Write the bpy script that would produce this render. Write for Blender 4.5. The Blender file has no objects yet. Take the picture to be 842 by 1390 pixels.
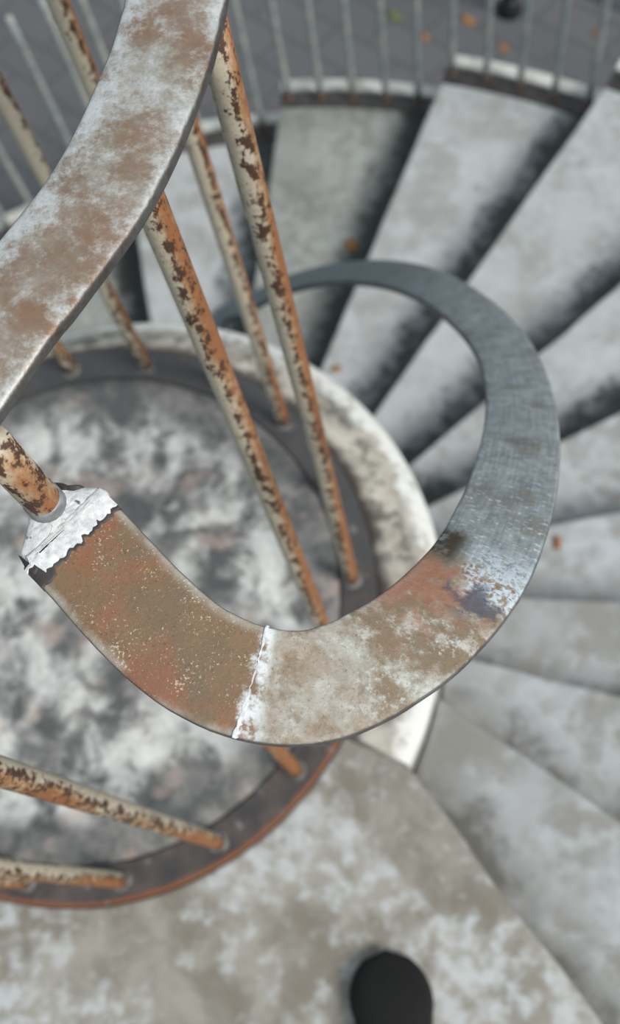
import bpy, bmesh, math, random
from mathutils import Vector, Matrix, noise
random.seed(7)
S = 1.6                                   # metres per unit of camera height above the landing
scn = bpy.context.scene
col = scn.collection

# ------------------------------------------------------------ camera
F_PX = 1478.0; PX, PY = 421.0, 650.0      # focal length and optical axis for the 842x1390 frame
AX = [Vector((0.99307887, 0.0, 0.11744938)), Vector((0.04323854, 0.92976792, -0.3655982)), Vector((-0.10920067, 0.36814619, 0.92333288))]
cam_d = bpy.data.cameras.new('camera')
cam = bpy.data.objects.new('camera', cam_d); col.objects.link(cam)
cam.matrix_world = Matrix(((AX[0][0], AX[0][1], AX[0][2], 0), (AX[1][0], AX[1][1], AX[1][2], 0), (AX[2][0], AX[2][1], AX[2][2], S), (0, 0, 0, 1)))
cam_d.sensor_fit = 'VERTICAL'; cam_d.sensor_height = 36.0; cam_d.sensor_width = 36.0
cam_d.lens = F_PX / 1390.0 * 36.0
cam_d.shift_y = -45.0 / 1390.0
cam_d.clip_start = 0.02; cam_d.clip_end = 60
cam_d.dof.use_dof = True
cam_d.dof.focus_distance = 0.61
cam_d.dof.aperture_fstop = 5.6
cam_d.dof.aperture_blades = 7
scn.camera = cam

# ------------------------------------------------------------ sky, sun, exposure
w = bpy.data.worlds.new('sky'); scn.world = w; w.use_nodes = True
nt = w.node_tree; nt.nodes.clear()
tc = nt.nodes.new('ShaderNodeTexCoord'); sep = nt.nodes.new('ShaderNodeSeparateXYZ')
rmp = nt.nodes.new('ShaderNodeValToRGB'); bg = nt.nodes.new('ShaderNodeBackground'); wo = nt.nodes.new('ShaderNodeOutputWorld')
nt.links.new(tc.outputs['Generated'], sep.inputs[0]); nt.links.new(sep.outputs['Z'], rmp.inputs[0])
rmp.color_ramp.elements[0].position = 0.0; rmp.color_ramp.elements[0].color = (0.10, 0.13, 0.15, 1)
rmp.color_ramp.elements[1].position = 1.0; rmp.color_ramp.elements[1].color = (0.84, 0.93, 1.0, 1)
e = rmp.color_ramp.elements.new(0.35); e.color = (0.36, 0.46, 0.54, 1)
nt.links.new(rmp.outputs[0], bg.inputs[0]); bg.inputs[1].default_value = 0.72
nt.links.new(bg.outputs[0], wo.inputs[0])
sun_d = bpy.data.lights.new('sun', 'SUN'); sun = bpy.data.objects.new('sun', sun_d); col.objects.link(sun)
sun_d.energy = 2.7; sun_d.angle = math.radians(22); sun_d.color = (1.0, 0.95, 0.88)
sun.rotation_euler = Vector((0.85, -0.42, 1.0)).to_track_quat('Z', 'Y').to_euler()
scn.view_settings.view_transform = 'Standard'; scn.view_settings.look = 'None'
scn.view_settings.gamma = 1.0; scn.view_settings.use_curve_mapping = False
scn.view_settings.exposure = 0.22

# ------------------------------------------------------------ helpers
CX, CY = -0.335 * S, 0.267 * S            # centre of the drum
RISE = 0.1065 * S
def on_plane(px, py, z):                  # measured pixel -> point on the horizontal plane at height z
    d = Vector((px - PX, -(py - PY), -F_PX))
    r = Vector((AX[0].dot(d), AX[1].dot(d), AX[2].dot(d)))
    t = (z - S) / r.z
    return Vector((r.x * t, r.y * t, z))
def pol(r, deg, z=0.0):
    a = math.radians(deg); return Vector((CX + r * math.cos(a), CY + r * math.sin(a), z))
def obj(name, bm, mat, parent=None, smooth=False):
    me = bpy.data.meshes.new(name); bmesh.ops.recalc_face_normals(bm, faces=bm.faces); bm.to_mesh(me); bm.free()
    if smooth:
        for p in me.polygons: p.use_smooth = True
    o = bpy.data.objects.new(name, me); col.objects.link(o)
    if mat: me.materials.append(mat)
    if parent: o.parent = parent
    return o
def thing(name, label, cat, loc=(0, 0, 0), group=None):
    o = bpy.data.objects.new(name, None); col.objects.link(o); o.empty_display_size = 0.1
    o['label'] = label; o['category'] = cat
    if group: o['group'] = group
    return o
def tag(o, label, cat, group=None, kind=None):
    o['label'] = label; o['category'] = cat
    if group: o['group'] = group
    if kind: o['kind'] = kind
    return o
def bevel(o, wdt, seg=2, ang=35):
    m = o.modifiers.new('bevel', 'BEVEL'); m.width = wdt; m.segments = seg; m.limit_method = 'ANGLE'; m.angle_limit = math.radians(ang)
def frames(pts):
    T = []
    for i in range(len(pts)):
        a = pts[max(i - 1, 0)]; b = pts[min(i + 1, len(pts) - 1)]; T.append((b - a).normalized())
    return T
def catmull(P, n):
    Q = [2 * P[0] - P[1]] + P + [2 * P[-1] - P[-2]]; o = []
    for i in range(1, len(Q) - 2):
        a, b, c, d = Q[i - 1:i + 3]
        for k in range(n):
            t = k / n; o.append(0.5 * (2 * b + (c - a) * t + (2 * a - 5 * b + 4 * c - d) * t * t + (3 * b - a - 3 * c + d) * t ** 3))
    o.append(P[-1].copy()); return o
def sweep(bm, pts, prof, uvlay=None, u0=0.0, wob=0.0, cap=True, closed=False):
    """sweep a profile (x across, y up, v) along pts, the across axis kept level"""
    T = frames(pts); rings = []; U = [u0]
    if closed:
        T[0] = T[-1] = (pts[1] - pts[-2]).normalized()
    for i in range(1, len(pts)): U.append(U[-1] + (pts[i] - pts[i - 1]).length)
    for i, p in enumerate(pts):
        n = Vector((-T[i].y, T[i].x, 0)).normalized(); up = T[i].cross(n); up = -up if up.z < 0 else up
        r = []
        for (x, y) in prof:
            k = 1 + wob * noise.noise(Vector((U[i] * 60, x * 40, 3.1))) if wob else 1
            r.append(bm.verts.new(p + n * x * k + up * (y + (wob * 0.01 * noise.noise(Vector((U[i] * 45, x * 90, 9)))))))
        rings.append(r)
    m = len(prof); per = [0]
    for j in range(m): per.append(per[-1] + math.dist(prof[j], prof[(j + 1) % m]))
    for i in range(len(pts) - 1):
        for j in range(m):
            f = bm.faces.new((rings[i][j], rings[i][(j + 1) % m], rings[i + 1][(j + 1) % m], rings[i + 1][j]))
            if uvlay:
                for l, (u, x) in zip(f.loops, ((U[i], prof[j][0]), (U[i], prof[(j + 1) % m][0]), (U[i + 1], prof[(j + 1) % m][0]), (U[i + 1], prof[j][0]))):
                    l[uvlay].uv = (u, x)
    if cap and not closed:
        for r, u in ((rings[0], U[0]), (rings[-1], U[-1])):
            f = bm.faces.new(r)
            if uvlay:
                for l in f.loops: l[uvlay].uv = (u, 0)
    return U
def tube(bm, a, b, r, n=20, seg=24, r2=None, uvlay=None):
    d = (b - a); L = d.length; t = d.normalized(); x = t.cross(Vector((0, 1, 0))).normalized(); y = x.cross(t)
    rings = []
    for i in range(seg + 1):
        q = a + d * i / seg; rr = r + ((r2 or r) - r) * i / seg
        rings.append([bm.verts.new(q + (x * math.cos(k * math.tau / n) + y * math.sin(k * math.tau / n)) * rr * (1 + 0.02 * noise.noise(Vector((i * .4, k, a.x * 9))))) for k in range(n)])
    for i in range(seg):
        for k in range(n): bm.faces.new((rings[i][k], rings[i][(k + 1) % n], rings[i + 1][(k + 1) % n], rings[i + 1][k]))
    bm.faces.new(rings[0]); bm.faces.new(rings[-1])

# ------------------------------------------------------------ node material helper
class Mat:
    def __init__(s, name):
        s.m = bpy.data.materials.new(name); s.m.use_nodes = True; s.t = s.m.node_tree; s.b = s.t.nodes['Principled BSDF']
        s.tc = s.t.nodes.new('ShaderNodeTexCoord')
    def n(s, typ, **k):
        x = s.t.nodes.new(typ)
        for a, v in k.items(): setattr(x, a, v)
        return x
    def put(s, v, inp):
        if isinstance(v, (int, float)): inp.default_value = v
        elif isinstance(v, tuple): inp.default_value = v if len(v) == 4 or inp.type == 'VECTOR' else (*v, 1)
        else: s.t.links.new(v, inp)
    def co(s, scale=(1, 1, 1), src='Object', rot=0.0, off=(0, 0, 0)):
        mp = s.n('ShaderNodeMapping'); s.t.links.new(s.tc.outputs[src], mp.inputs[0]); mp.inputs['Scale'].default_value = scale
        mp.inputs['Rotation'].default_value = (0, 0, rot); mp.inputs['Location'].default_value = off
        return mp.outputs[0]
    def noise(s, scale, detail=4, rough=.55, vec=None, dist=0.0, col=False):
        x = s.n('ShaderNodeTexNoise'); x.inputs['Scale'].default_value = scale; x.inputs['Detail'].default_value = detail
        x.inputs['Roughness'].default_value = rough; x.inputs['Distortion'].default_value = dist
        s.t.links.new(vec if vec is not None else s.tc.outputs['Object'], x.inputs['Vector']); return x.outputs['Color' if col else 'Fac']
    def voro(s, scale, vec=None, feature='F1'):
        x = s.n('ShaderNodeTexVoronoi'); x.feature = feature; x.inputs['Scale'].default_value = scale
        s.t.links.new(vec if vec is not None else s.tc.outputs['Object'], x.inputs['Vector']); return x.outputs['Distance']
    def math(s, op, a, b=0.0, c=0.0, clamp=False):
        x = s.n('ShaderNodeMath', operation=op, use_clamp=clamp)
        for v, i in zip((a, b, c), x.inputs): s.put(v, i)
        return x.outputs[0]
    def ramp(s, v, lo, hi):                # 0 below lo, 1 above hi (smooth)
        x = s.n('ShaderNodeMapRange', interpolation_type='SMOOTHSTEP'); s.put(v, x.inputs[0])
        x.inputs['From Min'].default_value = lo; x.inputs['From Max'].default_value = hi; return x.outputs[0]
    def mix(s, f, a, b, blend='MIX'):
        x = s.n('ShaderNodeMix', data_type='RGBA', blend_type=blend, clamp_factor=True)
        s.put(f, x.inputs[0]); s.put(a, x.inputs[6]); s.put(b, x.inputs[7]); return x.outputs[2]
    def uv(s):
        x = s.n('ShaderNodeUVMap'); x.uv_map = 'UVMap'; sp = s.n('ShaderNodeSeparateXYZ'); s.t.links.new(x.outputs[0], sp.inputs[0]); return x.outputs[0], sp.outputs[0], sp.outputs[1]
    def radius(s):                         # distance from the drum's axis, height
        sp = s.n('ShaderNodeSeparateXYZ'); s.t.links.new(s.tc.outputs['Object'], sp.inputs[0])
        dx = s.math('SUBTRACT', sp.outputs[0], CX); dy = s.math('SUBTRACT', sp.outputs[1], CY)
        return s.math('SQRT', s.math('ADD', s.math('MULTIPLY', dx, dx), s.math('MULTIPLY', dy, dy))), sp.outputs[0], sp.outputs[1], sp.outputs[2]
    def done(s, color, rough=.8, metal=0.0, bump=None, bs=.3, bd=.002, spec=.5):
        s.put(color, s.b.inputs['Base Color']); s.put(rough, s.b.inputs['Roughness']); s.put(metal, s.b.inputs['Metallic'])
        s.b.inputs['Specular IOR Level'].default_value = spec
        if bump is not None:
            x = s.n('ShaderNodeBump'); x.inputs['Strength'].default_value = bs; x.inputs['Distance'].default_value = bd
            s.put(bump, x.inputs['Height']); s.t.links.new(x.outputs[0], s.b.inputs['Normal'])
        return s.m

# --- materials
def m_plaster():                           # the mottled top of the drum
    M = Mat('mottled_plaster'); r, x, y, z = M.radius()
    a = M.noise(7, 6, .6, dist=.3); b = M.noise(16, 5, .62, dist=.4); c = M.noise(4.5, 3, .5); d = M.noise(90, 3)
    base = M.mix(M.ramp(b, .35, .65), (.10, .105, .105), (.25, .245, .235))
    inner = M.ramp(M.math('ADD', r, M.math('MULTIPLY', c, .12)), .42, .36)
    wmask = M.math('MULTIPLY', M.ramp(M.math('ADD', M.math('MULTIPLY', a, .6), M.math('MULTIPLY', b, .4)), .45, .58), inner)
    k = M.mix(wmask, base, (.72, .72, .69))
    k = M.mix(M.math('MULTIPLY', M.ramp(M.noise(12, 4, .5, vec=M.co(off=(4, 1, 0))), .56, .70), .55), k, (.55, .42, .37))
    k = M.mix(M.math('MULTIPLY', M.ramp(M.noise(15, 5, .7, vec=M.co(off=(1, 7, 0))), .58, .70), .6), k, (.06, .065, .07))
    k = M.mix(M.ramp(d, .3, .8), M.mix(.25, k, (.03, .03, .03)), k)
    return M.done(k, .85, bump=b, bs=.6, bd=.004)
def m_rim():                               # whitewashed shoulder round the drum
    M = Mat('rim_cement'); r, x, y, z = M.radius()
    n1 = M.noise(16, 5, .6); n2 = M.noise(45, 4, .6); n3 = M.noise(7, 3)
    k = M.mix(M.ramp(n1, .35, .65), (.27, .25, .215), (.50, .47, .41))
    k = M.mix(M.math('MULTIPLY', M.ramp(M.math('ADD', n2, M.math('MULTIPLY', n3, .6)), .80, .92), .8), k, (.10, .095, .085))
    edge = M.ramp(M.math('ADD', r, M.math('MULTIPLY', M.math('SUBTRACT', n2, .5), .11)), .505, .535)
    k = M.mix(M.math('MULTIPLY', edge, .85), k, (.82, .83, .80))
    k = M.mix(M.ramp(M.math('ADD', r, M.math('MULTIPLY', M.math('SUBTRACT', n1, .5), .05)), .470, .445), k, (.085, .07, .06))
    return M.done(k, .8, bump=n2, bs=.4, bd=.003)
def m_concrete(name, c1, c2, c3, grime_shade=0.0, sc=1.0, reach=.10, dc=(.05, .055, .05)):
    M = Mat(name); uv, u, v = M.uv()
    n1 = M.noise(7 * sc, 6, .62, dist=.3); n2 = M.noise(26 * sc, 5, .6); n3 = M.noise(3.1 * sc, 4, .6); n4 = M.noise(160, 3, .6)
    k = M.mix(M.ramp(n1, .36, .62), c1, c2)
    k = M.mix(M.math('MULTIPLY', M.ramp(M.math('ADD', M.math('MULTIPLY', n2, .5), M.math('MULTIPLY', n3, .5)), .47, .62), .7), k, c3)
    k = M.mix(M.math('MULTIPLY', M.ramp(n4, .62, .75), .35), k, (.12, .11, .10))
    if grime_shade:                               # grime and painted-in shade along the foot of the riser
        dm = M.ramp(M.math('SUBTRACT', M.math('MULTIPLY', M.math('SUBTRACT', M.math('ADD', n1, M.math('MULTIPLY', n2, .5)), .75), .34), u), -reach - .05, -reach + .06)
        k = M.mix(M.math('MULTIPLY', dm, grime_shade), k, dc)
    return M.done(k, .85, bump=n2, bs=.35, bd=.003)
def m_rod():
    M = Mat('rusty_cream_paint')
    g = M.n('ShaderNodeNewGeometry'); sp = M.n('ShaderNodeSeparateXYZ'); M.t.links.new(g.outputs['Normal'], sp.inputs[0])
    rad, px_, py_, pz_ = M.radius()        # the weather side faces away from the drum's axis
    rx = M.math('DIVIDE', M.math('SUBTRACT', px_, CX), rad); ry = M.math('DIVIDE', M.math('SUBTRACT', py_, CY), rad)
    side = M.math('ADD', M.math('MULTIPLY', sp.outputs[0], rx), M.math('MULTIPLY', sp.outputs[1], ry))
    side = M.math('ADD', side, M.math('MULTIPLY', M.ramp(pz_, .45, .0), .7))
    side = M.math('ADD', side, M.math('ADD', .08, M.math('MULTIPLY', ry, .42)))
    s1 = M.noise(26, 5, .65, vec=M.co((1, 1, .38))); s2 = M.noise(115, 6, .72, vec=M.co((1, 1, .5))); s3 = M.noise(220, 4, .7); s4 = M.noise(9, 3, .5, vec=M.co((1, 1, .6)))
    nz = M.math('ADD', M.math('MULTIPLY', M.math('SUBTRACT', s1, .5), 1.6), M.math('MULTIPLY', M.math('SUBTRACT', s4, .5), 1.6))
    fine = M.math('SUBTRACT', s2, .5)
    sd = M.math('ADD', M.math('ADD', side, nz), M.math('MULTIPLY', fine, 2.2))
    k = M.mix(M.ramp(s3, .4, .7), (.56, .51, .41), (.49, .41, .29))
    k = M.mix(M.ramp(sd, .05, .65), k, (.41, .25, .13))
    k = M.mix(M.ramp(sd, .45, 1.0), k, (.32, .13, .05))
    band = M.math('SUBTRACT', M.math('ADD', s2, M.math('MULTIPLY', s3, .35)), M.math('MULTIPLY', M.math('ABSOLUTE', M.math('SUBTRACT', M.math('ADD', side, M.math('MULTIPLY', nz, .5)), .42)), .20))
    k = M.mix(M.ramp(band, .615, .675), k, (.075, .035, .02))
    q = s2
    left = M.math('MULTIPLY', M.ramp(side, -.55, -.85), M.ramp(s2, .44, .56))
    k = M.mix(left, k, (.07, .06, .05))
    return M.done(k, M.math('ADD', .45, M.math('MULTIPLY', q, .4)), bump=s2, bs=.5, bd=.0015)
def m_band():
    M = Mat('ring_plate_rust'); r, x, y, z = M.radius()
    n1 = M.noise(18, 5, .6); n2 = M.noise(70, 4, .6)
    k = M.mix(M.ramp(n1, .35, .68), (.038, .036, .037), (.085, .066, .058))
    ed = M.ramp(M.math('ADD', r, M.math('MULTIPLY', M.math('SUBTRACT', n2, .5), .012)), .433, .441)
    k = M.mix(M.math('MULTIPLY', M.math('MULTIPLY', ed, .8), M.ramp(y, CY + .02, CY - .12)), k, (.22, .075, .028))
    k = M.mix(M.math('MULTIPLY', M.ramp(y, CY - .05, CY + .15), .7), k, (.055, .058, .062))
    k = M.mix(M.math('MULTIPLY', M.ramp(M.noise(30, 4, vec=M.co(off=(3, 3, 0))), .6, .7), .5), k, (.26, .27, .28))
    return M.done(k, .6, bump=n2, bs=.3, bd=.002)
def m_upper_rail():
    M = Mat('worn_rail_paint'); uv, u, v = M.uv()
    n1 = M.noise(20, 6, .7, dist=.3); n2 = M.noise(70, 6, .72); n3 = M.noise(300, 4, .75); n4 = M.noise(30, 4, .6, vec=M.co(off=(2, 5, 1)))
    k = M.mix(M.ramp(n1, .34, .64), (.235, .16, .11), (.34, .31, .26))
    k = M.mix(M.math('MULTIPLY', M.ramp(n4, .46, .66), .55), k, (.26, .14, .085))
    ed = M.math('ADD', M.ramp(v, .006, .030), M.math('MULTIPLY', M.ramp(v, -.016, -.030), .55))  # sky sheen along both edges, painted in as extra white
    wm = M.ramp(M.math('ADD', M.math('ADD', M.math('MULTIPLY', n2, .45), M.math('MULTIPLY', ed, .11)), M.math('ADD', M.math('MULTIPLY', n1, .35), M.math('MULTIPLY', n3, .2))), .47, .66)
    k = M.mix(wm, k, (.60, .62, .62))
    k = M.mix(M.math('MULTIPLY', M.ramp(n3, .56, .70), .45), k, (.12, .09, .07))
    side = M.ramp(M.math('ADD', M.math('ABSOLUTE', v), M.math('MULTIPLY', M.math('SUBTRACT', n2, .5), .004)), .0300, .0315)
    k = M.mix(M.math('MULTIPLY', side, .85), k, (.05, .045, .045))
    return M.done(k, M.math('ADD', .30, M.math('MULTIPLY', n2, .35)), metal=.35, bump=M.math('ADD', M.math('MULTIPLY', n2, .6), M.math('MULTIPLY', n3, .4)), bs=.45, bd=.002)
def m_lower_rail():
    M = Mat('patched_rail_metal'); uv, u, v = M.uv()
    n1 = M.noise(24, 5, .6, dist=.3); n2 = M.noise(75, 6, .7); n3 = M.noise(330, 4, .75); n4 = M.noise(40, 4, .6, vec=M.co(off=(5, 2, 1)), dist=.8)
    st = M.noise(1, 5, .7, vec=M.co((14, 420, 1), 'UV')); st2 = M.noise(1, 4, .7, vec=M.co((300, 60, 1), 'UV'))
    wn = M.math('SUBTRACT', n2, .5)
    uu = M.math('ADD', u, M.math('MULTIPLY', wn, .03))
    # first length: brown primer with red rust and cream specks
    A = M.mix(M.ramp(n1, .38, .62), (.165, .12, .075), (.215, .135, .075))
    A = M.mix(M.math('MULTIPLY', M.ramp(n2, .45, .62), .45), A, (.15, .105, .065))
    n5 = M.noise(19, 6, .68, vec=M.co(off=(7, 3, 1)), dist=.4)
    A = M.mix(M.math('MULTIPLY', M.ramp(n5, .42, .62), .62), A, (.29, .105, .055))
    A = M.mix(M.math('MULTIPLY', M.ramp(M.math('ADD', M.math('MULTIPLY', M.noise(620, 3, .7), .6), M.math('ADD', M.math('MULTIPLY', n4, .2), M.math('MULTIPLY', n2, .2))), .56, .62), .75), A, (.62, .55, .42))
    A = M.mix(M.math('MULTIPLY', M.ramp(M.noise(480, 3, .7, vec=M.co(off=(2, 2, 2))), .60, .68), .6), A, (.08, .05, .03))
    edge = M.ramp(M.math('ADD', M.math('ABSOLUTE', v), M.math('MULTIPLY', wn, .012)), .024, .031)
    A = M.mix(M.math('MULTIPLY', M.math('MULTIPLY', edge, M.ramp(n1, .35, .6)), .7), A, (.46, .45, .40))
    # second length: pale scuffed paint, brown bloom
    B = M.mix(M.ramp(M.math('ADD', M.math('MULTIPLY', n1, .5), M.math('MULTIPLY', n2, .5)), .42, .57), (.22, .165, .11), (.44, .44, .40))
    B = M.mix(M.math('MULTIPLY', M.ramp(M.math('ADD', M.math('MULTIPLY', n3, .5), M.math('MULTIPLY', n2, .5)), .51, .60), .7), B, (.60, .61, .58))
    B = M.mix(M.math('MULTIPLY', M.ramp(M.noise(15, 4, .6, vec=M.co(off=(9, 1, 4)), dist=.5), .46, .62), .6), B, (.25, .165, .10))
    B = M.mix(M.math('MULTIPLY', M.ramp(M.noise(420, 4, .75), .56, .66), .55), B, (.14, .105, .07))
    rz = M.math('MULTIPLY', M.math('MULTIPLY', M.ramp(uu, .225, .26), M.ramp(uu, .318, .300)), M.ramp(M.math('ADD', v, M.math('MULTIPLY', wn, .03)), -.030, -.022))
    B = M.mix(M.math('MULTIPLY', M.math('MULTIPLY', rz, M.ramp(n1, .42, .54)), .75), B, (.31, .125, .07))
    # third length: bare scratched grey zinc
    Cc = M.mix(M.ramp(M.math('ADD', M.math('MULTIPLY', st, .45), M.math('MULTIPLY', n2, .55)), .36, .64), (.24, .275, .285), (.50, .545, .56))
    Cc = M.mix(M.math('MULTIPLY', M.ramp(u, .9, 1.5), .75), Cc, (.16, .19, .20))  # grey darkened further along, its weaker reflection put into the colour
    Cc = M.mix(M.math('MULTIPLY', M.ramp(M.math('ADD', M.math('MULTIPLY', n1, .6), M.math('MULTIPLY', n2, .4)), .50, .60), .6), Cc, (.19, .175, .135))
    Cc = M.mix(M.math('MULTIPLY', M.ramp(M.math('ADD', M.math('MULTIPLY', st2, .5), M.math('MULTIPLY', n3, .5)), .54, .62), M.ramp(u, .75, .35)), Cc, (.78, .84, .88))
    k = M.mix(M.ramp(uu, .142, .150), A, B)
    seam = M.math('MULTIPLY', M.ramp(M.math('ADD', u, M.math('MULTIPLY', wn, .014)), .1385, .1435), M.ramp(M.math('ADD', u, M.math('MULTIPLY', wn, .014)), .1545, .149))
    k = M.mix(M.math('MULTIPLY', seam, M.math('MULTIPLY', M.ramp(n2, .40, .58), .9)), k, (.74, .78, .80))
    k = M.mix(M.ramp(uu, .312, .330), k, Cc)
    bl = M.math('MULTIPLY', M.math('MULTIPLY', M.ramp(uu, .285, .305), M.ramp(uu, .352, .335)), M.ramp(M.math('ADD', v, M.math('MULTIPLY', wn, .04)), .010, -.002))
    k = M.mix(M.math('MULTIPLY', bl, M.ramp(M.noise(200, 4, .7, dist=1.0), .42, .56)), k, (.58, .66, .72))
    bd = M.math('MULTIPLY', M.math('MULTIPLY', M.ramp(uu, .270, .285), M.ramp(uu, .312, .300)), M.ramp(M.math('ADD', M.math('ABSOLUTE', M.math('ADD', v, .010)), M.math('MULTIPLY', M.math('ADD', wn, M.math('SUBTRACT', n4, .5)), .05)), .014, .004))
    k = M.mix(M.math('MULTIPLY', bd, .8), k, (.075, .09, .125))
    bk = M.math('MULTIPLY', M.math('MULTIPLY', M.ramp(uu, .300, .320), M.ramp(uu, .365, .345)), M.ramp(v, .006, .020))
    k = M.mix(M.math('MULTIPLY', bk, M.ramp(n2, .34, .5)), k, (.07, .055, .035))
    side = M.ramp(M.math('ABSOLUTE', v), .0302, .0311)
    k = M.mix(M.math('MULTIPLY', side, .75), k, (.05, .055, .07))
    met = M.math('MULTIPLY', M.ramp(u, .31, .34), .30)
    hb = M.math('ADD', M.math('MULTIPLY', n3, .35), M.math('ADD', M.math('MULTIPLY', n2, .5), M.math('MULTIPLY', M.math('MULTIPLY', st2, .6), M.math('MULTIPLY', M.ramp(u, .29, .33), M.ramp(u, 1.1, .6)))))
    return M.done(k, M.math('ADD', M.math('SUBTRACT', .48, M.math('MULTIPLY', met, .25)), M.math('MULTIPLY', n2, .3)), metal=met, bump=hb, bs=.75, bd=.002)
def m_patch():
    M = Mat('white_weld_paint'); n = M.noise(120, 5, .7); n2 = M.noise(420, 4, .7); n3 = M.noise(60, 3)
    k = M.mix(M.ramp(n, .35, .6), (.52, .54, .58), (.78, .79, .80)); k = M.mix(M.math('MULTIPLY', M.ramp(n2, .62, .7), .7), k, (.14, .14, .15))
    k = M.mix(M.ramp(n3, .66, .72), k, (.02, .02, .022))
    return M.done(k, .6, bump=M.math('ADD', n, n2), bs=.6, bd=.001)
def m_flat(name, c1, c2, sc=30, rough=.6, metal=0.0):
    M = Mat(name); n = M.noise(sc, 5, .6); return M.done(M.mix(M.ramp(n, .35, .65), c1, c2), rough, metal, bump=n, bs=.3, bd=.002)
def m_ground():
    M = Mat('pavers'); v = M.co(rot=math.radians(38))
    b = M.n('ShaderNodeTexBrick'); M.t.links.new(v, b.inputs['Vector']); b.offset = .5
    b.inputs['Color1'].default_value = (.088, .090, .098, 1); b.inputs['Color2'].default_value = (.105, .105, .112, 1); b.inputs['Mortar'].default_value = (.062, .064, .066, 1)
    b.inputs['Scale'].default_value = 1.0; b.inputs['Brick Width'].default_value = .40; b.inputs['Row Height'].default_value = .20; b.inputs['Mortar Size'].default_value = .008
    k = M.mix(M.math('MULTIPLY', M.ramp(M.noise(2.2, 4, .6), .4, .7), .35), b.outputs['Color'], (.075, .08, .085))
    k = M.mix(M.math('MULTIPLY', M.ramp(M.noise(60, 3), .6, .7), .25), k, (.2, .19, .18))
    return M.done(k, .85, bump=b.outputs['Fac'], bs=-.3, bd=.004)

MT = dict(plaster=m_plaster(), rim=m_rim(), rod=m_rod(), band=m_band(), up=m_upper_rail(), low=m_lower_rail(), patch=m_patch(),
    landing=m_concrete('landing_concrete', (.19, .172, .142), (.31, .295, .26), (.54, .57, .59), sc=1.3),
    step=m_concrete('step_concrete', (.28, .285, .275), (.39, .405, .415), (.45, .485, .505), grime_shade=.93, reach=.12, dc=(.03, .033, .03)),
    step_dark=m_concrete('step_concrete_dark', (.17, .18, .165), (.25, .26, .245), (.34, .36, .345), grime_shade=.93, reach=.13, dc=(.022, .025, .022)),  # darker, slightly greener concrete for some of the further steps
    step_warm=m_concrete('step_concrete_warm', (.25, .248, .232), (.36, .375, .385), (.47, .505, .53), grime_shade=.9, reach=.035, dc=(.09, .085, .07)),
    wall=m_flat('drum_wall', (.30, .29, .27), (.45, .44, .42), 9, .9),
    kerb=m_flat('kerb_whitewash', (.42, .42, .38), (.66, .66, .62), 14, .85),
    dark=m_flat('blackened_steel', (.02, .022, .024), (.06, .05, .045), 30, .6),
    thin=m_flat('grey_painted_rod', (.24, .28, .29), (.40, .41, .38), 24, .5),
    collar=m_flat('grey_weld_collar', (.20, .20, .20), (.36, .37, .39), 90, .5, .3),
    foot=m_flat('foot_weld', (.07, .065, .06), (.17, .165, .16), 60, .6),
    rust=m_flat('rust_spot', (.20, .07, .03), (.32, .14, .06), 60, .9),
    leaf=m_flat('dry_leaf', (.20, .10, .04), (.32, .16, .065), 50, .8), moss=m_flat('moss', (.08, .10, .04), (.14, .15, .07), 60, .95),
    shoe=m_flat('black_leather', (.002, .002, .002), (.004, .004, .004), 80, .9), sole=m_flat('black_rubber', (.004, .004, .004), (.008, .008, .008), 50, .8),
    post=m_flat('black_iron', (.008, .009, .01), (.02, .022, .025), 40, .5),
    slate=m_flat('dark_drain_stone', (.03, .04, .05), (.06, .07, .08), 20, .8), ground=m_ground())

# ------------------------------------------------------------ ground
NST = 16; GZ = -NST * RISE
bm = bmesh.new(); bmesh.ops.create_grid(bm, x_segments=2, y_segments=2, size=28); bmesh.ops.translate(bm, verts=bm.verts, vec=(0, 0, GZ))
g = obj('floor', bm, MT['ground']); tag(g, 'dark grey paved ground far below the staircase', 'ground', kind='structure')

# ------------------------------------------------------------ staircase
NOSE = [((556, 1042), (750, 1300)), ((592, 944), (842, 1113)), ((769, 926), (842, 944)), ((717, 811), (842, 816)), ((761, 709), (842, 694)), ((627, 664), (842, 559)),
        ((546, 640), (842, 385)), ((506, 565), (820, 120)), ((440, 490), (600, 110)), ((340, 420), (380, 149)), ((203, 430), (186, 318))]
lines = []
for k, (a, b) in enumerate(NOSE):
    z = -k * RISE; p = on_plane(*a, z); q = on_plane(*b, z); lines.append((p, (q - p).normalized()))
c = Vector((CX, CY, 0))
while len(lines) < NST:
    k = len(lines); th = math.radians(103.2 + 14 * (k - 10)); d = Vector((math.cos(th), math.sin(th), 0)); n = Vector((-d.y, d.x, 0))
    lines.append((Vector((CX, CY, -k * RISE)) + n * .09 * S * -1 * -1, d))
def hit(line, r):                          # where a nosing line meets the circle of radius r
    p, d = line; o = Vector((p.x - CX, p.y - CY, 0)); b = o.dot(d); cc = o.dot(o) - r * r
    t = -b + math.sqrt(max(b * b - cc, 0)); return Vector((p.x + d.x * t, p.y + d.y * t, p.z))
def ang(p): return math.degrees(math.atan2(p.y - CY, p.x - CX))
R_DRUM = .340 * S; R_OUT = 1.412 * S
stairs = thing('spiral_staircase', 'weathered pale concrete spiral staircase winding down around the drum', 'staircase')
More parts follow.
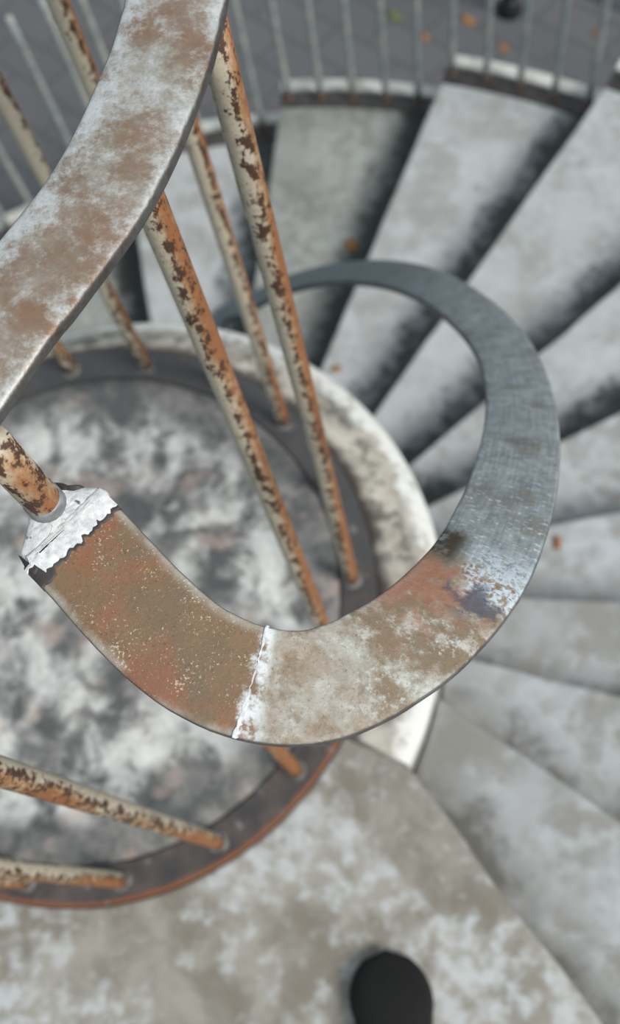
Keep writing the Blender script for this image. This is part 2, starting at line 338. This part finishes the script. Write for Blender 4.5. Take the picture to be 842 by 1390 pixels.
def prism(name, poly, z0, z1, mat, parent, back=None, bev=.008):
    """solid slab; the top is a grid between its inner and outer arcs so worn edges can wander"""
    bm = bmesh.new(); uvl = bm.loops.layers.uv.new('UVMap')
    top = [bm.verts.new((p.x, p.y, z1)) for p in poly]; bot = [bm.verts.new((p.x, p.y, z0)) for p in poly]
    fs = [bm.faces.new(top), bm.faces.new(bot[::-1])]
    for i in range(len(poly)): fs.append(bm.faces.new((top[i], bot[i], bot[(i + 1) % len(poly)], top[(i + 1) % len(poly)])))
    for f in fs:
        for l in f.loops:
            co = l.vert.co
            if back:
                p, d = back; n = Vector((-d.y, d.x)); l[uvl].uv = ((co.x - p.x) * n.x + (co.y - p.y) * n.y, (co.x - p.x) * d.x + (co.y - p.y) * d.y)
            else: l[uvl].uv = (1.0, 1.0)
    o = obj(name, bm, mat, parent); bevel(o, bev); return o
def arc(r, a0, a1, z, n=None):
    n = n or max(2, int(abs(a1 - a0) / 2.5)); return [pol(r, a0 + (a1 - a0) * i / n, z) for i in range(n + 1)]
def wob_line(p, q, n, amp, seed):          # a slightly chipped straight edge
    o = []
    d = (q - p); nn = Vector((-d.y, d.x, 0)).normalized()
    for i in range(n + 1):
        t = i / n; k = amp * noise.noise(Vector((t * 14, seed * 3.7, 0))) + amp * .5 * noise.noise(Vector((t * 40, seed * 3.7, 5)))
        o.append(p + d * t + nn * (k if 0 < i < n else 0))
    return o
# the landing: from its nosing clockwise round the near side of the drum
p0 = on_plane(556, 1042, 0); q0 = hit(lines[0], R_OUT)
poly = wob_line(p0, q0, 40, .004, 1) + arc(R_OUT, ang(q0), -175, 0)[1:] + arc(.2775 * S, -175, ang(p0) - .4, 0, 60)
land = prism('landing', poly, -.14, 0, MT['landing'], stairs, bev=.006); land['label'] = 'pale mottled concrete landing at the head of the stairs'
for k in range(1, NST):
    a, b = lines[k - 1], lines[k]; z = -k * RISE
    # each slab starts a hand's breadth under the one above and ends at its own nosing
    bi, bo = hit(b, R_DRUM), hit(b, R_OUT); ai, ao = hit(a, R_DRUM), hit(a, R_OUT)
    a_in, a_out, b_in, b_out = ang(ai) - 2.5, ang(ao) - 1.2, ang(bi), ang(bo)
    while b_in < a_in: b_in += 360
    while b_out < a_out: b_out += 360
    poly = arc(R_DRUM, b_in, a_in, z, 6) + arc(R_OUT, a_out, b_out, z, 8) + wob_line(bo, bi, 40, .003, k + 2)[1:-1]
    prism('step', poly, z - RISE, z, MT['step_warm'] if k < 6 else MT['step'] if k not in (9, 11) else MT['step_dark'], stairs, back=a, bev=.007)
    # steel edging that carries the outer balusters, and the whitewashed kerb outside it
    if 5 <= k <= 13:
        for nm, r0, r1, h, mt in (('edge_channel', 1.412, 1.455, .004, 'dark'), ('edge_kerb', 1.455, 1.486, .012, 'kerb')):
            pl = arc(r0 * S, a_out + .9, b_out, z, 6) + arc(r1 * S, b_out, a_out + .9, z, 6)
            o = prism(nm, pl, z - RISE, z + h, MT[mt], stairs, bev=.006)

# ------------------------------------------------------------ the drum
drum = thing('concrete_drum', 'round concrete drum with mottled plaster top and whitewashed shoulder in the stairwell centre', 'pillar')
def lathe(name, prof, mat, parent, a0=0, a1=360, n=120, zf=None, smooth=True):
    bm = bmesh.new(); rings = []; full = abs(a1 - a0) >= 360
    for i in range(n if full else n + 1):
        a = a0 + (a1 - a0) * i / n; rings.append([bm.verts.new(pol(r, a, z + (zf(a, r) if zf else 0))) for r, z in prof])
    m = len(rings)
    for i in range(m if full else m - 1):
        for j in range(len(prof) - 1):
            bm.faces.new((rings[i][j], rings[i][j + 1], rings[(i + 1) % m][j + 1], rings[(i + 1) % m][j]))
    bmesh.ops.remove_doubles(bm, verts=bm.verts, dist=1e-5)
    return obj(name, bm, mat, parent, smooth)
lathe('plaster_top', [(0.0005, -.008), (.06, -.008), (.14, -.007), (.22, -.008), (.30, -.006), (.36, -.003), (.3875, -.001), (.388, -.05)], MT['plaster'], drum,
      zf=lambda a, r: .0035 * noise.noise(Vector((r * math.cos(math.radians(a)) * 14, r * math.sin(math.radians(a)) * 14, 0))) * (1 if r < .34 else 0))
def rimz(a, r):
    drop = max(0, min((a + 26) / 126 * .055 * S, .10)); k = max(0, min((r - .2775 * S) / (.340 * S - .2775 * S), 1))
    return -drop * k + .0015 * noise.noise(Vector((a * .12, r * 30, 0)))
lathe('rim', [(.2775 * S, -.05), (.2775 * S, .0), (.30 * S, .001), (.315 * S, .001), (.333 * S, .0), (.3395 * S, -.004), (.341 * S, -.012), (.341 * S, -.05)], MT['rim'], drum, a0=ang(p0) + .35, a1=185, n=110, zf=rimz)
bm = bmesh.new(); bmesh.ops.create_cone(bm, cap_ends=True, segments=96, radius1=.3385 * S, radius2=.3385 * S, depth=-GZ - .145)
bmesh.ops.translate(bm, verts=bm.verts, vec=(CX, CY, (GZ - .145) / 2)); obj('wall', bm, MT['wall'], drum)

# ------------------------------------------------------------ circular guard railing on the drum
guard = thing('circular_railing', 'rusty circular guard railing standing on the drum with a broad worn top rail', 'railing')
lathe('base_ring', [(.243 * S, -.03), (.243 * S, .001), (.2445 * S, .004), (.2755 * S, .004), (.277 * S, .002), (.277 * S, -.03)], MT['band'], guard, smooth=False, n=140)
UP = [(-0.1423, 0.1753, 0.7026), (-0.1369, 0.1851, 0.7017), (-0.1313, 0.1964, 0.7007), (-0.1251, 0.2089, 0.6996), (-0.1191, 0.2219, 0.6985), (-0.1145, 0.2347, 0.6975), (-0.111, 0.247, 0.6965), (-0.1082, 0.2585, 0.6957), (-0.106, 0.2692, 0.6949), (-0.104, 0.2793, 0.6942), (-0.1023, 0.2889, 0.6936), (-0.1012, 0.2984, 0.693), (-0.1004, 0.3078, 0.6924), (-0.0996, 0.3171, 0.6918)]
upc = [Vector(p) * S for p in UP]
knots = [(18, .2475), (26, .2535), (38, .258), (60, .260), (85, .260), (110, .260), (135, .260), (160, .260), (185, .260), (210, .258), (235, .256), (260, .251), (285, .240), (305, .227), (320, .218)]
upc = upc + [pol(r * S, a, (.6918 + (.7026 - .6918) * (a - 12) / 320) * S) for a, r in knots]
upc.append(upc[0].copy())
Q = [upc[-2]] + upc[:-1] + [upc[0], upc[1]]
path = []
for i in range(1, len(Q) - 2):
    a, b, cc, d = Q[i - 1:i + 3]; nn = 3 if i < 15 else 12
    for k in range(nn):
        t = k / nn; path.append(0.5 * (2 * b + (cc - a) * t + (2 * a - 5 * b + 4 * cc - d) * t * t + (3 * b - a - 3 * cc + d) * t ** 3))
path.append(path[0].copy())
def bar_prof(hw, th, r=.0035, crown=.0015):
    o = []
    for sx, sy in ((1, 1), (-1, 1), (-1, -1), (1, -1)):
        a0 = {(1, 1): 0, (-1, 1): 90, (-1, -1): 180, (1, -1): 270}[(sx, sy)]
        for k in range(4):
            a = math.radians(a0 + k * 30); o.append((sx * (hw - r) + r * math.cos(a), (-r if sy > 0 else -th + r) + r * math.sin(a)))
        if (sx, sy) == (1, 1):
            for k in range(1, 8): x = (hw - r) * (1 - k / 4); o.append((x, crown * (1 - (x / hw) ** 2)))
    return o
bm = bmesh.new(); uvl = bm.loops.layers.uv.new('UVMap')
sweep(bm, path, bar_prof(.032, .011, .004, .002), uvl, closed=True); bmesh.ops.remove_doubles(bm, verts=bm.verts, dist=1e-6)
obj('top_rail', bm, MT['up'], guard, True)
# balusters: foot pixel on the ring, upper point either straight up or read off the photograph
ZT = .700 * S - .010
rods = [((98, 504), None), ((199.5, 498), None), ((295, 520), None), ((385, 574), None), ((447, 668), None), ((478, 787), ((284, 22), .688)),
        ((463, 912), ((165, 178), .690)), ((402, 1046), ((66, 687), .642)), ((297, 1143), None), ((166, 1195), None), ((36, 1196), None)]
post_top = None
for (px, up) in rods:
    b = on_plane(*px, 0)
    if up: t = on_plane(*up[0], up[1] * S); d = (t - b) / t.z; t = b + d * ZT
    else: t = b + Vector((0, 0, ZT))
    zr = min(path, key=lambda p: (p.x - t.x) ** 2 + (p.y - t.y) ** 2).z - .0105; t = b + (t - b) * (zr / t.z)
    if px[0] == 402: post_top = (b, t)
    bm = bmesh.new(); rr = .0108
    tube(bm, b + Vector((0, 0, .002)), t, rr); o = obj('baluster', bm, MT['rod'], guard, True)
    bm = bmesh.new(); bmesh.ops.create_uvsphere(bm, u_segments=20, v_segments=8, radius=1)
    for v in bm.verts:
        k = 1 + .15 * noise.noise(v.co * 2 + b * 9); v.co = Vector((v.co.x * .0165 * k, v.co.y * .0165 * k, max(v.co.z, -.3) * .005)) + b + Vector((0, 0, .0035))
    obj('weld_foot', bm, MT['foot'], o, True)

# ------------------------------------------------------------ helical stair handrail
LOW = [[-0.1281, 0.117, 0.6425], [-0.0858, 0.0794, 0.6397], [-0.0478, 0.0691, 0.6354], [-0.0147, 0.0855, 0.6249], [0.0122, 0.1189, 0.5995], [0.0289, 0.1629, 0.5579], [0.0394, 0.2117, 0.504], [0.0456, 0.2621, 0.4452], [0.0471, 0.312, 0.3877], [0.0438, 0.3604, 0.3344], [0.0344, 0.4069, 0.2848], [0.0195, 0.4516, 0.2381], [0.0001, 0.4947, 0.1922], [-0.0236, 0.5358, 0.1445], [-0.0506, 0.5749, 0.0933], [-0.0801, 0.6123, 0.0381], [-0.1113, 0.6481, -0.0202], [-0.1443, 0.6815, -0.0798], [-0.18, 0.711, -0.1401], [-0.2195, 0.7356, -0.2025], [-0.2621, 0.7566, -0.2669], [-0.3068, 0.7759, -0.3328]]
lp = [Vector(p) * S for p in LOW]
t0 = (lp[1] - lp[0]).normalized(); lp = [lp[0] - t0 * .0075 * S] + lp
for i, a in enumerate(range(94, 200, 8)):
    lp.append(pol((.47 if i == 0 else .43) * S, a, (-.3328 - .0078 * (a - 86.8)) * S))
path = catmull(lp, 10)
hand = thing('stair_handrail', 'broad flat metal handrail spiralling down the stairs, brown paint turning to scratched grey', 'handrail')
bm = bmesh.new(); uvl = bm.loops.layers.uv.new('UVMap')
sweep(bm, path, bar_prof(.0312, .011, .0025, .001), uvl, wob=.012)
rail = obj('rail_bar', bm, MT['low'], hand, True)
# white painted weld over the free end, with a jagged inner edge and a black tarry lip
def rail_point(u, v, h):                   # u metres along, v across (+ = towards the drum), h above the face
    s = 0
    for i in range(1, len(path)):
        L = (path[i] - path[i - 1]).length
        if s + L >= u or i == len(path) - 1:
            t = (path[i] - path[i - 1]).normalized(); n = Vector((-t.y, t.x, 0)).normalized(); up_ = t.cross(n); up_ = -up_ if up_.z < 0 else up_
            return path[i - 1] + t * (u - s) + n * v + up_ * h
        s += L
def blob(name, mat, u0f, u1f, h, nu=14, nv=40, parent=None, hw=.0315, seed=0):
    bm = bmesh.new(); G = []
    for j in range(nv + 1):
        v = -hw + 2 * hw * j / nv; a, b = u0f(v), u1f(v); row = []
        for i in range(nu + 1):
            t = i / nu; prof = math.sin(math.pi * min(max(t, .0), 1)) ** .5
            ends = min(1, (1 - abs(v) / hw) * 8 + .15)
            row.append(bm.verts.new(rail_point(a + (b - a) * t, v, .0006 + h * prof * ends * (1 + .5 * noise.noise(Vector((v * 200, t * 4, seed))))) if 0 < i < nu else rail_point(a + (b - a) * t, v, -.0015)))
        G.append(row)
    for j in range(nv):
        for i in range(nu): bm.faces.new((G[j][i], G[j + 1][i], G[j + 1][i + 1], G[j][i + 1]))
    o = obj(name, bm, mat, parent, True); return o
jag = lambda v, amp, s: amp * (noise.noise(Vector((v * 260, s, 0))) + .5 * noise.noise(Vector((v * 800, s, 2))))
blob('tar_edge', MT['dark'], lambda v: .0015, lambda v: .0165 - .10 * (v + .03) * .12 + jag(v, .0035, 1) + (.004 if v < -.02 else 0), .0009, parent=rail)
blob('weld_patch', MT['patch'], lambda v: -.004 + (.006 if v < -.026 else 0), lambda v: .0145 - .10 * (v + .03) * .12 + jag(v, .0035, 1) - (.009 if v < -.024 else 0), .0022, parent=rail, seed=4)
blob('weld_seam', MT['patch'], lambda v: .1425 + .10 * v * .35 + jag(v, .0012, 8), lambda v: .1448 + .10 * v * .35 + jag(v, .0013, 9), .0004, nu=6, parent=rail)
# grey collar where the bar is welded to the tall post
b, t = post_top; d = (t - b).normalized(); zc = .642 * S
pc = b + d * ((zc - b.z) / d.z)
bm = bmesh.new(); tube(bm, pc - d * .018, pc + d * .012, .0123, seg=10, r2=.0116)
o = obj('post_collar', bm, MT['collar'], hand, True)
def end_plate(name, px, mat, dz, th, dome, seed):
    """molten lump of weld: the rounded outline read at the height of the bar, with its own thickness and a domed top"""
    P = [on_plane(x, y, .6425 * S) for x, y in px]; Q = catmull(P + [P[0]], 5)[:-1]; c_ = sum(Q, Vector()) / len(Q)
    bm = bmesh.new(); rings = []
    for sc, h in ((.96, -th), (1.0, -th * .5), (1.0, -.0012), (.965, .0), (.88, dome * .5), (.70, dome * .85), (.45, dome), (.2, dome * 1.05)):
        rings.append([bm.verts.new(Vector((c_.x + (q.x - c_.x) * sc, c_.y + (q.y - c_.y) * sc, q.z + dz + h + (.0009 * noise.noise(Vector((q.x * 150 + sc * 5, q.y * 150, seed))) if h >= 0 else 0)))) for q in Q])
    for a_, b_ in zip(rings, rings[1:]):
        for k in range(len(Q)): bm.faces.new((a_[k], a_[(k + 1) % len(Q)], b_[(k + 1) % len(Q)], b_[k]))
    bm.faces.new(rings[0]); bm.faces.new(rings[-1]); return obj(name, bm, mat, hand, True)
end_plate('weld_fillet', [(27, 755), (31, 735), (37, 715), (40, 697), (56, 682), (74, 664), (84, 660), (100, 663), (118, 661), (136, 662), (146, 672), (122, 702), (92, 732), (60, 760), (46, 778)], MT['patch'], .0002, .010, .0022, 3)
end_plate('tar_bead', [(70, 655), (84, 656), (98, 661), (112, 659), (110, 666), (96, 668), (80, 666)], MT['dark'], -.0005, .006, .0030, 5)
end_plate('tar_bead', [(23, 752), (30, 756), (42, 766), (50, 764), (60, 768), (52, 784), (44, 784), (33, 770)], MT['dark'], -.0012, .009, .0034, 7)

# ------------------------------------------------------------ outer railing of the stair
outer = thing('outer_railing', 'thin pale grey railing of upright rods along the outer edge of the stairs', 'railing')
a = 57.7; steps_out = []
for k in range(1, NST): steps_out.append((ang(hit(lines[k - 1], R_OUT)) % 360, k))
def level(a_):
    kk = 1
    for th, k in steps_out:
        if a_ >= th and th < 300: kk = k
    return kk
while a < 142:
    k = level(a + .3); z = -k * RISE; b = pol(1.438 * S, a, z + .004)
    bm = bmesh.new(); tube(bm, b, b + Vector((0, 0, .98 - (a - ang(hit(lines[k - 1], R_OUT)) % 360) / 15 * RISE)), .0115, n=12, seg=8)
    o = obj('baluster', bm, MT['thin'], outer, True)
    bm = bmesh.new(); bmesh.ops.create_uvsphere(bm, u_segments=14, v_segments=8, radius=.014)
    for v in bm.verts: v.co = Vector((v.co.x, v.co.y, max(v.co.z, 0) * 1.2)) + b - Vector((0, 0, .001))
    obj('rusty_foot', bm, MT['rust'], o, True)
    a += 2.95
pts = [pol(1.438 * S, q, (-(level(60) + (q - 62) / 14.6) * RISE) + .98) for q in range(56, 144, 3)]
bm = bmesh.new(); uvl = bm.loops.layers.uv.new('UVMap'); sweep(bm, pts, bar_prof(.022, .010), uvl); obj('top_rail', bm, MT['thin'], outer, True)

# ------------------------------------------------------------ small things
def leaf(px, py, z, size, rot, mat, name, label, cat, group=None, stretch=1.6):
    p = on_plane(px, py, z); bm = bmesh.new(); n = 18; rim = []
    cv = bm.verts.new((0, 0, .0015))
    for i in range(n):
        a_ = i / n * math.tau; r = size * (1 + .16 * math.sin(5 * a_ + rot) + .08 * noise.noise(Vector((i, rot, 0))))
        rim.append(bm.verts.new((r * math.cos(a_) * stretch, r * math.sin(a_), .004 + .004 * math.sin(2 * a_ + rot))))
    lo = [bm.verts.new((v.co.x, v.co.y, v.co.z - .0008)) for v in rim]; cl = bm.verts.new((0, 0, .0007))
    for i in range(n):
        bm.faces.new((cv, rim[i], rim[(i + 1) % n])); bm.faces.new((cl, lo[(i + 1) % n], lo[i])); bm.faces.new((rim[i], lo[i], lo[(i + 1) % n], rim[(i + 1) % n]))
    o = obj(name, bm, mat, None, True); o.location = p; o.rotation_euler = (0, 0, rot); tag(o, label, cat, group); return o
leaf(476, 333, -9 * RISE, .024, .2, MT['leaf'], 'fallen_leaf', 'brown dry leaf lying at the foot of a riser on an upper grey step', 'leaf', stretch=1.1)
leaf(456, 501, -8 * RISE, .012, .1, MT['leaf'], 'fallen_leaf', 'small curled tan leaf on a step beside the whitewashed drum shoulder', 'leaf')
leaf(756, 738, -4 * RISE, .010, 1.5, MT['rust'], 'fallen_leaf', 'tiny rust brown stain on the step right of the grey handrail bend', 'leaf', stretch=1.5)  # rust stain on the tread, modelled as a thin raised patch
leaf(536, 22, GZ, .034, 2.3, MT['moss'], 'moss_tuft', 'green moss tuft in a paving joint beyond the outer railing', 'moss')
for (x, y, sz, rt, lb) in ((636, 28, .035, 2.4, 'tan leaf on the paving left of the black post'), (684, 66, .026, 2.2, 'tan leaf on the paving below the black post, near the kerb'),
                       (813, 43, .030, .6, 'orange brown leaf on the paving at the upper right corner'), (578, 52, .024, 2.0, 'small tan leaf on the paving between moss and outer kerb')):
    leaf(x, y, GZ, sz * .8, rt, MT['leaf'], 'fallen_leaf', lb, 'leaf')
# black post standing on the paving
p = on_plane(692, 16, GZ)
post = thing('street_post', 'black iron post with a round foot standing on the paving behind the outer railing', 'post')
def turned(name, prof, c_, mat, parent):
    bm = bmesh.new(); rings = [[bm.verts.new(c_ + Vector((r * math.cos(k * math.tau / 28), r * math.sin(k * math.tau / 28), z))) for k in range(28)] for r, z in prof]
    for i in range(len(rings) - 1):
        for k in range(28): bm.faces.new((rings[i][k], rings[i][(k + 1) % 28], rings[i + 1][(k + 1) % 28], rings[i + 1][k]))
    bm.faces.new(rings[0]); bm.faces.new(rings[-1]); return obj(name, bm, mat, parent, True)
turned('foot', [(.060, 0), (.064, .02), (.058, .05), (.044, .08), (.034, .10)], p, MT['post'], post)
turned('shaft', [(.033, .09), (.033, .80), (.040, .82), (.040, .86), (.028, .92), (.008, .94)], p, MT['post'], post)
# dark slot drain crossing the upper right corner
a_, b_ = on_plane(756, -18, GZ), on_plane(860, 22, GZ)
d = (b_ - a_).normalized(); n_ = Vector((-d.y, d.x, 0)); bm = bmesh.new()
vs = [a_ - d * .6, b_ + d * .8, b_ + d * .8 + n_ * .14, a_ - d * .6 + n_ * .14]
lo = [bm.verts.new(v + Vector((0, 0, 0))) for v in vs]; hi = [bm.verts.new(v + Vector((0, 0, .008))) for v in vs]
bm.faces.new(hi); bm.faces.new(lo)
for i in range(4): bm.faces.new((lo[i], lo[(i + 1) % 4], hi[(i + 1) % 4], hi[i]))
o = obj('trim_1', bm, MT['slate']); tag(o, 'dark drain strip set in the paving at the upper right', 'drain', kind='structure')
# the photographer's left shoe: only its toe reaches into the picture
tip = on_plane(522, 1290, .02); tip.z = 0
shoe = thing('shoe', 'black leather shoe toe on the landing at the bottom edge', 'shoe')
def shoe_mesh(scale, z0, z1, dome):
    bm = bmesh.new(); L = .29; rings = []; N = 26; K = 16
    for i in range(N + 1):
        t = i / N; y = -L * t
        wv = (.052 * (1 - (1 - min(t / .22, 1)) ** 2) ** .5 if t < .22 else .052 - .017 * math.sin((t - .22) / .48 * math.pi / 2) if t < .7 else .035 * max(math.cos(max(0, (t - .82) / .18) * math.pi / 2), 0) ** .5) * scale + .0005
        top = z1 if not dome else (.022 + .03 * math.sin(min(t / .3, 1) * math.pi / 2) + (.045 * min(max((t - .3) / .35, 0), 1)))
        xc = .006 * math.sin(t * 3)
        if dome: rings.append([bm.verts.new((xc + wv * math.cos(a), y, z0 + (top - z0) * max(math.sin(a), 0) ** .6)) for a in [math.pi * q / K for q in range(K + 1)]])
        else: rings.append([bm.verts.new(v) for v in ((xc + wv, y, z0), (xc + wv, y, z1), (xc - wv, y, z1), (xc - wv, y, z0))])
    for i in range(N):
        m = len(rings[i])
        for k in range(m): bm.faces.new((rings[i][k], rings[i][(k + 1) % m], rings[i + 1][(k + 1) % m], rings[i + 1][k]))
    bm.faces.new(rings[0]); bm.faces.new(rings[-1]); return bm
for nm, sc, z0, z1, dome, mt in (('sole', 1.06, .0, .014, False, 'sole'), ('upper', 1.0, .013, 0, True, 'shoe')):
    o = obj(nm, shoe_mesh(sc, z0, z1, dome), MT[mt], shoe, True)
shoe.location = (tip.x, tip.y, 0); shoe.rotation_euler = (0, 0, math.radians(6))
